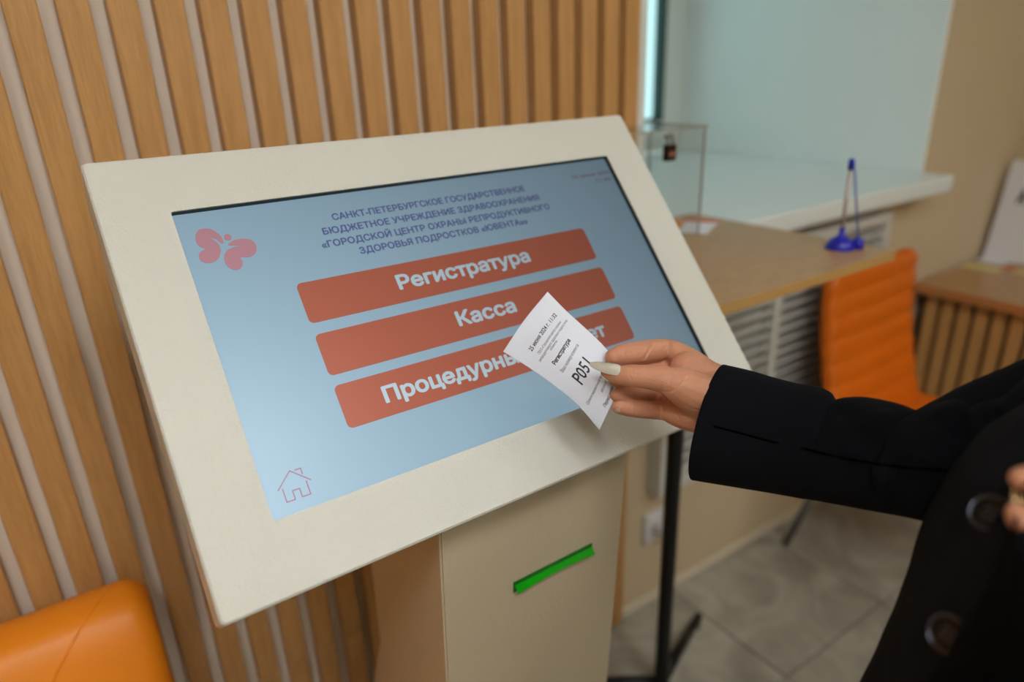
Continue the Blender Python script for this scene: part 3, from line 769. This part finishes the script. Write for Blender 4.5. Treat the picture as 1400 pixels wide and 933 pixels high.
sphere_chain(bm, [A(840, 541, .7425, .0070), A(852, 541, .746, .0088), A(872, 540, .757, .0100), A(895, 535, .768, .0105), A(918, 530, .772, .013), A(945, 530, .755, .017)])    # ring
sphere_chain(bm, [A(846, 557, .7290, .0072), A(856, 558, .733, .0088), A(874, 560, .741, .0095), A(890, 561, .750, .0098), A(908, 561, .754, .0110), A(925, 558, .750, .0140)])   # little
ell(bm, at(938, 512, .756), (.024, .020, .026)); ell(bm, at(940, 545, .748), (.022, .020, .024))
sphere_chain(bm, [A(912, 562, .752, .0115), A(930, 565, .742, .0165), A(955, 567, .738, .0205), A(975, 568, .742, .0215), A(1005, 574, .740, .0215)])   # hypothenar
sphere_chain(bm, [A(925, 520, .755, .018), A(955, 540, .745, .024), A(980, 545, .745, .026)])
ell(bm, at(912, 545, .768), (.016, .015, .014)); ell(bm, at(905, 520, .782), (.018, .014, .014)); ell(bm, at(925, 550, .760), (.020, .018, .018))
# back of hand edge
sphere_chain(bm, [A(922, 481, .768, .0125), A(945, 494, .760, .0135), A(966, 510, .752, .0150), A(985, 522, .746, .0175)])
# wrist and forearm, flattened
W = [at(980, 545, .742), at(1010, 552, .738), at(1080, 580, .71), at(1180, 608, .665)]
sphere_chain(bm, [(W[0]+CU*.008, .0235), (W[1]+CU*.006, .023), (W[2]+CU*.004, .028), (W[3], .034)])
sphere_chain(bm, [(W[0]-CU*.012, .0225), (W[1]-CU*.010, .022), (W[2]-CU*.006, .028), (W[3], .034)])
hand = remesh(bm, .00115, 7, .5)
bv = BVHTree.FromBMesh(hand)
def hp(u, v):
    o_ = Vector((0, 0, H)); d = (at(u, v, 1)-o_).normalized(); loc, nor, i, _ = bv.ray_cast(o_, d); return loc
def crease(px, width, depth):
    q = [hp(*a) for a in px]; q = [a for a in q if a]
    if len(q) >= 2: groove(hand, q, width, depth)
crease([(905, 536), (915, 536), (925, 531), (935, 521), (944, 513)], .0011, .0012)
crease([(862, 501), (860.5, 508), (862, 516), (865, 521)], .0008, .0007); crease([(866, 501), (864.5, 508), (866, 515)], .0007, .0006); crease([(870, 502), (872, 508), (869, 517)], .0008, .0006)
crease([(908, 540), (918, 551), (935, 559), (958, 561), (982, 559)], .0013, .0016)
crease([(888, 466), (889, 474), (883, 487), (878, 494)], .0012, .0016)
crease([(855, 470), (853, 480), (856, 490)], .0010, .0006)
crease([(912, 471), (906, 482), (904, 496)], .0010, .0011)
crease([(864, 549), (866, 558), (865, 568)], .0008, .0006); crease([(881, 548), (888, 556), (889, 569)], .0010, .0012)
crease([(894, 548), (893, 560), (894, 573)], .0008, .0006)
crease([(905, 540), (908, 553), (905, 575)], .0010, .0013)
crease([(918, 556), (925, 566), (931, 577)], .0010, .0006); crease([(930, 566), (945, 574), (955, 580)], .0009, .0004); crease([(975, 548), (984, 545)], .0009, .0004)

# ---- left hand (at the right edge, near the camera)
bm = B()
sphere_chain(bm, [A(1397, 655, .405, .0070), A(1408, 655, .405, .0078), A(1440, 662, .408, .0085), A(1475, 680, .41, .011)])
sphere_chain(bm, [A(1392, 703, .402, .0068), A(1398, 712, .400, .0080), A(1425, 730, .400, .0088), A(1470, 735, .405, .012)])
sphere_chain(bm, [A(1399, 745, .404, .0070), A(1408, 760, .402, .0080), A(1435, 775, .402, .0088), A(1475, 770, .405, .012)])
sphere_chain(bm, [A(1412, 795, .406, .0065), A(1425, 805, .405, .0075), A(1450, 810, .405, .0085), A(1480, 795, .408, .011)])
sphere_chain(bm, [A(1432, 628, .395, .0075), A(1450, 640, .395, .0095), A(1478, 665, .398, .012), A(1510, 700, .400, .016)])
for (u, v, z, r) in ((1490, 690, .405, .019), (1490, 730, .405, .020), (1495, 770, .405, .018)): sphere_chain(bm, [A(u-15, v, z, r*.8), A(u+20, v, z, r), A(u+80, 735, .39, .022)])
LW = at(1590, 745, .37); LE = Vector((.36, -.17, 1.10))
sphere_chain(bm, [(at(1560, 735, .385), .023), (LW, .024), (LW.lerp(LE, .5), .032), (LE, .036)])
lhand = remesh(bm, .0013, 6, .5)

# ---- body core: head, neck, trunk, legs
fx, fy = -.5, .866; FW = Vector((fx, fy, 0)); RT = Vector((fy, -fx, 0))    # facing, wearer's right
BC = Vector((.535, .0, 0))
def bpnt(r_, f_, z):
    z = z-.035*max(0, min(1, (z-1.2)/.15))
    return BC + RT*r_ + FW*f_ + Vector((0, 0, z))
RS = bpnt(.165, -.04, 1.365); LS = bpnt(-.165, -.02, 1.365); RE = Vector((.612, .225, 1.165))
rot = Matrix((RT, FW, Vector((0, 0, 1)))).transposed()
bm = B()
ell(bm, bpnt(0, .015, 1.62), (.072, .088, .098), rot); ell(bm, bpnt(0, .035, 1.565), (.055, .062, .062), rot); ell(bm, bpnt(0, .05, 1.535), (.030, .035, .026), rot)
sphere_chain(bm, [(bpnt(0, .0, 1.55), .052), (bpnt(0, -.01, 1.46), .052), (bpnt(0, -.01, 1.40), .062)])
sphere_chain(bm, [(bpnt(0, .098, 1.612), .008), (bpnt(0, .112, 1.590), .011), (bpnt(0, .100, 1.585), .012)])
for s_ in (-1, 1):
    sphere_chain(bm, [(bpnt(s_*.018, .098, 1.545), .006), (bpnt(0, .104, 1.547), .007)])
    sphere_chain(bm, [(bpnt(s_*.016, .097, 1.536), .007), (bpnt(0, .103, 1.534), .008)])
    ell(bm, bpnt(s_*.074, .0, 1.60), (.010, .020, .032), rot)
    sphere_chain(bm, [(bpnt(s_*.035, .09, 1.638), .007), (bpnt(s_*.02, .098, 1.636), .007)])
ell(bm, bpnt(0, 0, 1.25), (.15, .095, .17), rot); ell(bm, bpnt(0, 0, 1.05), (.14, .09, .18), rot); ell(bm, bpnt(0, -.01, .92), (.16, .11, .13), rot)
DN = Vector((0, 0, -.03))
sphere_chain(bm, [(bpnt(.03, -.01, 1.35), .050), (RS+DN-RT*.02, .034), (RE, .034)]); sphere_chain(bm, [(bpnt(-.03, -.01, 1.35), .050), (LS+DN+RT*.02, .034), (LE, .034)])
sphere_chain(bm, [(RE, .034), (W[3], .034)])
for s_ in (-1, 1):
    sphere_chain(bm, [(bpnt(s_*.085, 0, .90), .085), (bpnt(s_*.09, .01, .48), .055), (bpnt(s_*.09, -.005, .30), .054), (bpnt(s_*.09, -.01, .09), .036)])
    sphere_chain(bm, [(bpnt(s_*.09, -.03, .045), .032), (bpnt(s_*.095, .06, .035), .030), (bpnt(s_*.10, .14, .026), .022)])
core = remesh(bm, .006, 5, .5)
allb = B()
for b_ in (core, hand, lhand):
    me = bpy.data.meshes.new('t'); b_.to_mesh(me); b_.free(); allb.from_mesh(me); bpy.data.meshes.remove(me)
obj('body', allb, MSKIN, per, smooth=True)

# face details, hair
for s_ in (-1, 1):
    bm = B(); ell(bm, bpnt(s_*.030, .0765, 1.617), (.0115, .0115, .0115), rot)
    ey = obj('eye', bm, mat('eye_white', 'E8E4DE', .15), per, smooth=True)
    bm = B(); ell(bm, bpnt(s_*.030, .0855, 1.617), (.0052, .0032, .0052), rot); obj('iris', bm, mat('iris_brown', '3A2416', .15), ey, smooth=True)
    bm = B(); sphere_chain(bm, [(bpnt(s_*.016, .100, 1.640), .0025), (bpnt(s_*.030, .099, 1.645), .0028), (bpnt(s_*.046, .088, 1.641), .002)]); obj('eyebrow', bm, MHAIR, per, smooth=True)
bm = B(); sphere_chain(bm, [(bpnt(-.020, .099, 1.540), .003), (bpnt(0, .1095, 1.541), .0050), (bpnt(.020, .099, 1.540), .003)]); obj('lips', bm, mat('lips', 'B0605C', .4), per, smooth=True)
bm = B()
ell(bm, bpnt(0, -.012, 1.642), (.086, .096, .096), rot); ell(bm, bpnt(0, -.05, 1.56), (.085, .055, .12), rot)
for s_ in (-1, 1): sphere_chain(bm, [(bpnt(s_*.075, .03, 1.66), .022), (bpnt(s_*.085, .0, 1.58), .026), (bpnt(s_*.085, -.02, 1.48), .028), (bpnt(s_*.08, -.02, 1.40), .018)])
hb = remesh(bm, .005, 4)
obj('hair', hb, MHAIR, per, smooth=True)

# nails
def nail(pts, w_, m_, lab, lift=.0008, flat=.32, updir=None):
    """almond nail following pts (centre line, root to tip)"""
    bm = B(); P = spline(pts, 16); n = 10
    rows = []
    for i, q in enumerate(P):
        t = i/16; d = (P[min(i+1, 16)]-P[max(i-1, 0)]).normalized()
        nn = updir.normalized(); nn = (nn-d*nn.dot(d)).normalized(); x = d.cross(nn)
        hw = w_/2*(math.sqrt(max(0, 1-((.22-t)/.22)**2))*.35+.65 if t < .22 else math.sqrt(max(0, 1-((t-.22)/.80)**2.1)))
        rows.append([(q+x*hw*sin(a)*1.0+nn*(hw*flat*2*(cos(a)-.35)*.55)) for a in [(-1+2*k/n)*1.25 for k in range(n+1)]])
    vs = [[bm.verts.new(q) for q in r] for r in rows]
    for a, b in zip(vs, vs[1:]):
        for k in range(n): bm.faces.new((a[k], a[k+1], b[k+1], b[k]))
    bmesh.ops.solidify(bm, geom=list(bm.faces), thickness=.0009)
    bmesh.ops.recalc_face_normals(bm, faces=bm.faces)
    return obj('fingernail', bm, m_, per, smooth=True, label=lab)
up = (-CF*1.0 + CU*.12)
nail([at(848, 506.5, .7095), at(835, 504.5, .7105), at(821, 501.5, .7145), at(806, 497.5, .720)], .0125, MNAIL, 'long pale pearly almond thumbnail', updir=up)
nail([at(848, 560, .7225), at(842, 559, .7245), at(838, 557, .729)], .0085, MNAILB, 'natural pink fingernail tip', updir=(-CF*.5-CR*1.0))

# rings
def torus(bm, c, ax, R_, r_, n=28, m_=8, sy=1):
    x, y = frame_of(Vector(ax)); rows = []
    for i in range(n):
        a = 2*pi*i/n; d = x*cos(a)+y*sin(a)*sy
        rows.append([bm.verts.new(c+d*R_+(d*cos(b)+Vector(ax).normalized()*sin(b))*r_) for b in [2*pi*k/m_ for k in range(m_)]])
    for i in range(n):
        a, b = rows[i], rows[(i+1) % n]
        for k in range(m_): bm.faces.new((a[k], a[(k+1) % m_], b[(k+1) % m_], b[k]))
bm = B(); torus(bm, at(874, 517, .759), at(890, 511, .768)-at(870, 518, .757), .0108, .0012); obj('ring', bm, MSILV, per, smooth=True, label='thin silver ring on the right hand')
bm = B(); rc_ = at(1409, 679, .400)
torus(bm, rc_, CR+CU*.3, .0098, .0016); torus(bm, at(1402, 681, .399), CR*1+CU*-.1, .0092, .0013)
for k in range(7): ell(bm, rc_-CR*.002-CF*.0095+CU*(.001)*(k-3)*1.6, (.0014, .0014, .0014))
obj('ring', bm, MRING, per, smooth=True, label='chunky pale gold ring on the left hand')

# ---- clothes
def loft(bm, rings, cap0=True, cap1=True):
    vs = [[bm.verts.new(q) for q in r] for r in rings]; n = len(vs[0])
    for a, b in zip(vs, vs[1:]):
        for k in range(n): bm.faces.new((a[k], a[(k+1) % n], b[(k+1) % n], b[k]))
    if cap0: bm.faces.new(vs[0][::-1])
    if cap1: bm.faces.new(vs[-1])
    return vs
JR = [(.66, .225, .175, .05), (.80, .22, .175, .05), (.95, .215, .170, .05), (1.05, .205, .158, .05), (1.15, .196, .145, .045), (1.24, .190, .132, .035), (1.32, .182, .112, .012), (1.385, .155, .090, -.01), (1.42, .105, .078, -.012), (1.44, .075, .070, -.012)]
def jr(z):
    for a, b in zip(JR, JR[1:]):
        if z <= b[0]:
            f = (z-a[0])/(b[0]-a[0]); f = max(0, f); return [a[i]*(1-f)+b[i]*f for i in (1, 2, 3)]
    return JR[-1][1:]
def jp(phi, z, off=0.0):
    """phi measured from straight ahead towards the wearer's right"""
    a, b, c = jr(z); e = 1.0
    sx_ = math.copysign(abs(sin(phi))**.9, sin(phi)); cx_ = math.copysign(abs(cos(phi))**.9, cos(phi))
    w_ = .004*sin(phi*5+z*9)+.003*sin(z*22+phi*2)
    return bpnt((a+off+w_)*sx_, (b+off+w_)*cx_+c, z)
bm = B(); n = 72
loft(bm, [[jp(2*pi*k/n, .66+.78*i/50) for k in range(n)] for i in range(51)])
ell(bm, RS+Vector((0, 0, -.012)), (.058, .058, .05)); ell(bm, LS+Vector((0, 0, -.012)), (.066, .066, .058))
sphere_chain(bm, [(bpnt(.10, -.015, 1.37), .055), (RS, .060), (RS.lerp(RE, .55)+RT*.01, .052), (RE+RT*.008, .046)])
sphere_chain(bm, [(bpnt(-.10, -.015, 1.37), .055), (LS, .064), (LS.lerp(LE, .5), .058), (LE, .055), (LE.lerp(LW, .6), .045), (LE.lerp(LW, .86), .040)])
jb = remesh(bm, .0055, 5, .5)
for v in jb.verts:
    q = v.co; v.co += v.normal*(.0022*noise.noise(q*14)+.0012*noise.noise(q*33))
jk = obj('jacket', jb, MCLOTH, per, smooth=True, label='black wool jacket body')
# right sleeve lofted from cuff to above the elbow, with folds
txy = [(994, 500), (1029, 508), (1058, 516.5), (1091, 525), (1119, 529.5), (1136, 537), (1146, 549), (1162, 545), (1180, 543.7), (1200, 546), (1231, 553), (1255, 562), (1270, 567), (1286, 555), (1307, 548), (1324, 548), (1344, 555), (1359, 545), (1387, 535), (1410, 515), (1470, 470)]
def zx(x): return .735-(x-994)*.157/378
top = [(x, y, zx(x)) for x, y in txy]
def by(x):
    K = [(951, 657), (1040, 672), (1143, 690), (1250, 710), (1290, 719), (1340, 735), (1600, 740)]
    for a, b in zip(K, K[1:]):
        if x <= b[0]: return a[1]+(b[1]-a[1])*(x-a[0])/(b[0]-a[0])
    return 740
bot = []
for x, y in txy:
    xb = x-43+max(0, x-1290)*.35
    bot.append((xb, by(xb), zx(x)))
nn_ = len(top)-1; NS = 170; ns = 90
def slv(t, k, inset=0.0):
    T = cr([Vector(q) for q in top], t); Bq = cr([Vector(q) for q in bot], t)
    a, b = at(*T), at(*Bq); c = (a+b)/2; h_ = (a-b)/2; ax_ = (at(*cr([Vector(q) for q in top], min(1, t+.02)))-at(*cr([Vector(q) for q in top], max(0, t-.02)))).normalized()
    hn = h_.normalized(); dn = ax_.cross(hn).normalized()
    if dn.dot(CF) > 0: dn = -dn
    th = 2*pi*k/ns; dep = .049+.004*t
    f = .0032*sin(th*2+t*26)*min(1, t*4)+.0045*noise.noise(Vector((cos(th)*1.2, sin(th)*1.2, t*9)))*min(1, .25+t*3)
    # slight flattening
    cc, ss = cos(th), sin(th)
    return c+hn*(h_.length-inset)*cc+dn*((dep-inset+f)*math.copysign(abs(ss)**.8, ss)+.0045*max(0, 1-t*2.5))
rings = [[slv(i/NS, k) for k in range(ns)] for i in range(NS+1)]
inner = [[slv(i/NS, k, .003+.0*i) for k in range(ns)] for i in range(24, -1, -1)]
bm = B(); loft(bm, inner+rings, True, True)
bmesh.ops.recalc_face_normals(bm, faces=bm.faces)
# fold valleys running diagonally down from the notches
bvs = BVHTree.FromBMesh(bm)
def sp_(u, v):
    o_ = Vector((0, 0, H)); loc, *_ = bvs.ray_cast(o_, (at(u, v, 1)-o_).normalized()); return loc
def fold(px, wd_, dp_):
    q = [sp_(*a) for a in px]; q = [a for a in q if a]
    if len(q) > 2: groove(bm, q, wd_, dp_)
fold([(1146, 552), (1156, 568), (1175, 592), (1205, 612)], .010, .006)
fold([(1272, 569), (1292, 578), (1320, 598), (1345, 630)], .009, .006)
fold([(1350, 562), (1365, 580), (1385, 592)], .006, .006)
fold([(1200, 560), (1230, 600), (1280, 640)], .012, -.005)
fold([(1180, 640), (1250, 660), (1310, 690)], .014, .004)
bvs = BVHTree.FromBMesh(bm)
sm = [sp_(*q) for q in [(976, 583), (1010, 592), (1055, 604), (1100, 614), (1150, 626), (1200, 635), (1260, 641), (1320, 645)]]
slo = obj('sleeve', bm, MCLOTH, per, smooth=True, label='black right sleeve with a long seam and open cuff')
sm = [q for q in sm if q]
if len(sm) > 3:
    bm = B(); tube(bm, spline(sm, 120), .0009, 6); obj('sleeve_seam', bm, MSEAM, slo, smooth=True)
# cuff vent flap behind the wrist
bm = B()
fl = [at(962, 592, .742), at(955, 600, .745), at(953, 620, .748), at(951, 645, .750), at(950, 656, .742)]
fr = [q+CR*.020+CF*.012 for q in fl]
vs = [[bm.verts.new(q) for q in fl], [bm.verts.new(q) for q in fr]]
for k in range(4): bm.faces.new((vs[0][k], vs[0][k+1], vs[1][k+1], vs[1][k]))
bmesh.ops.solidify(bm, geom=list(bm.faces), thickness=.003); obj('cuff_flap', bm, MCLOTH, slo)

bpy.context.view_layer.update()
# front edge roll of the jacket (wearer's right panel) and overlapping brown-black panel
def on_jacket(u, v, lift=0.0): return ray_on(jk, u, v, lift)
ov = []
for (u, v) in [(1455, 655), (1425, 705), (1400, 745), (1367, 791), (1335, 838), (1302, 885), (1270, 933), (1240, 985), (1215, 1035)]:
    q, nq = on_jacket(u, v)
    if q: ov.append(q)
if len(ov) > 3:
    bm = B(); rows = []
    ed = spline(ov, 40)
    def phi_of(q):
        d = q-BC; a, b, c = jr(q.z); return math.atan2(d.dot(RT)/a, (d.dot(FW)-c)/b)
    for j in range(25):
        row = []
        for q in ed:
            ph = phi_of(q)-j*.06; off = .004+.012*min(1, j/3)**.5
            row.append(bm.verts.new(jp(ph, q.z-.0*j, off)))
        rows.append(row)
    for a, b in zip(rows, rows[1:]):
        for k in range(len(a)-1): bm.faces.new((a[k], a[k+1], b[k+1], b[k]))
    bmesh.ops.solidify(bm, geom=list(bm.faces), thickness=.004); bmesh.ops.recalc_face_normals(bm, faces=bm.faces)
    obj('front_panel', bm, MCLOTH2, jk, smooth=True, label='overlapping brown-black front panel of the jacket')
for (u, v) in [(1356, 705), (1300, 868)]:
    q, nq = on_jacket(u, v)
    if not q: continue
    nb = (nq*.6-CF*.5).normalized(); x_, y_ = frame_of(nb); R_ = .0112
    bm = B(); rows = []
    for rr, hh in ((R_, -.002), (R_, .0015), (R_*.93, .0028), (R_*.82, .0026), (R_*.74, .0016), (R_*.3, .0014)):
        rows.append([q+nb*(.0015+hh)+(x_*cos(2*pi*k/32)+y_*sin(2*pi*k/32))*rr for k in range(32)])
    loft(bm, rows); bmesh.ops.recalc_face_normals(bm, faces=bm.faces)
    bt = obj('button', bm, MBTN, jk, smooth=False, label='glossy black four-hole button')
    bm = B(); torus(bm, q+nb*.0040, nb, R_*.98, .0005, 36, 6); obj('button_rim_glint', bm, MRIM, bt, smooth=True, label='pale metallic ring standing in for the rim highlight')  # added ring: the bright edge reflection modelled as a lighter part
    bm = B()
    for i_ in (-1, 1):
        for j_ in (-1, 1): ell(bm, q+nb*.0030+(x_*i_+y_*j_)*.0022, (.0009, .0009, .0009))
    obj('button_hole', bm, mat('thread_grey', '50545C', .5), bt)
# collar / neck opening
bm = B()
loft(bm, [[bpnt(.080*sin(2*pi*k/40), .070*cos(2*pi*k/40)-.014, 1.43) for k in range(40)], [bpnt(.070*sin(2*pi*k/40), .064*cos(2*pi*k/40)-.014, 1.475) for k in range(40)], [bpnt(.064*sin(2*pi*k/40), .058*cos(2*pi*k/40)-.014, 1.472) for k in range(40)], [bpnt(.070*sin(2*pi*k/40), .060*cos(2*pi*k/40)-.014, 1.42) for k in range(40)]], False, False)
obj('collar', bm, MCLOTH, jk, smooth=True)
# trousers and shoes
bm = B()
for s_ in (-1, 1):
    sphere_chain(bm, [(bpnt(s_*.085, -.005, .88), .105), (bpnt(s_*.092, .01, .50), .082), (bpnt(s_*.095, .0, .28), .078), (bpnt(s_*.097, .0, .13), .077)])
ell(bm, bpnt(0, -.005, .90), (.185, .130, .13), rot)
tr = remesh(bm, .007, 4); obj('trousers', tr, MCLOTH, per, smooth=True, label='wide black trousers')
for s_ in (-1, 1):
    bm = B(); sphere_chain(bm, [(bpnt(s_*.09, -.045, .048), .044), (bpnt(s_*.095, .06, .044), .043), (bpnt(s_*.10, .155, .036), .032)])
    for v in bm.verts: v.co.z = max(v.co.z, .001)
    obj('shoe', bm, mat('shoe_black', '0C0C0C', .3), per, smooth=True, label='plain black shoe')
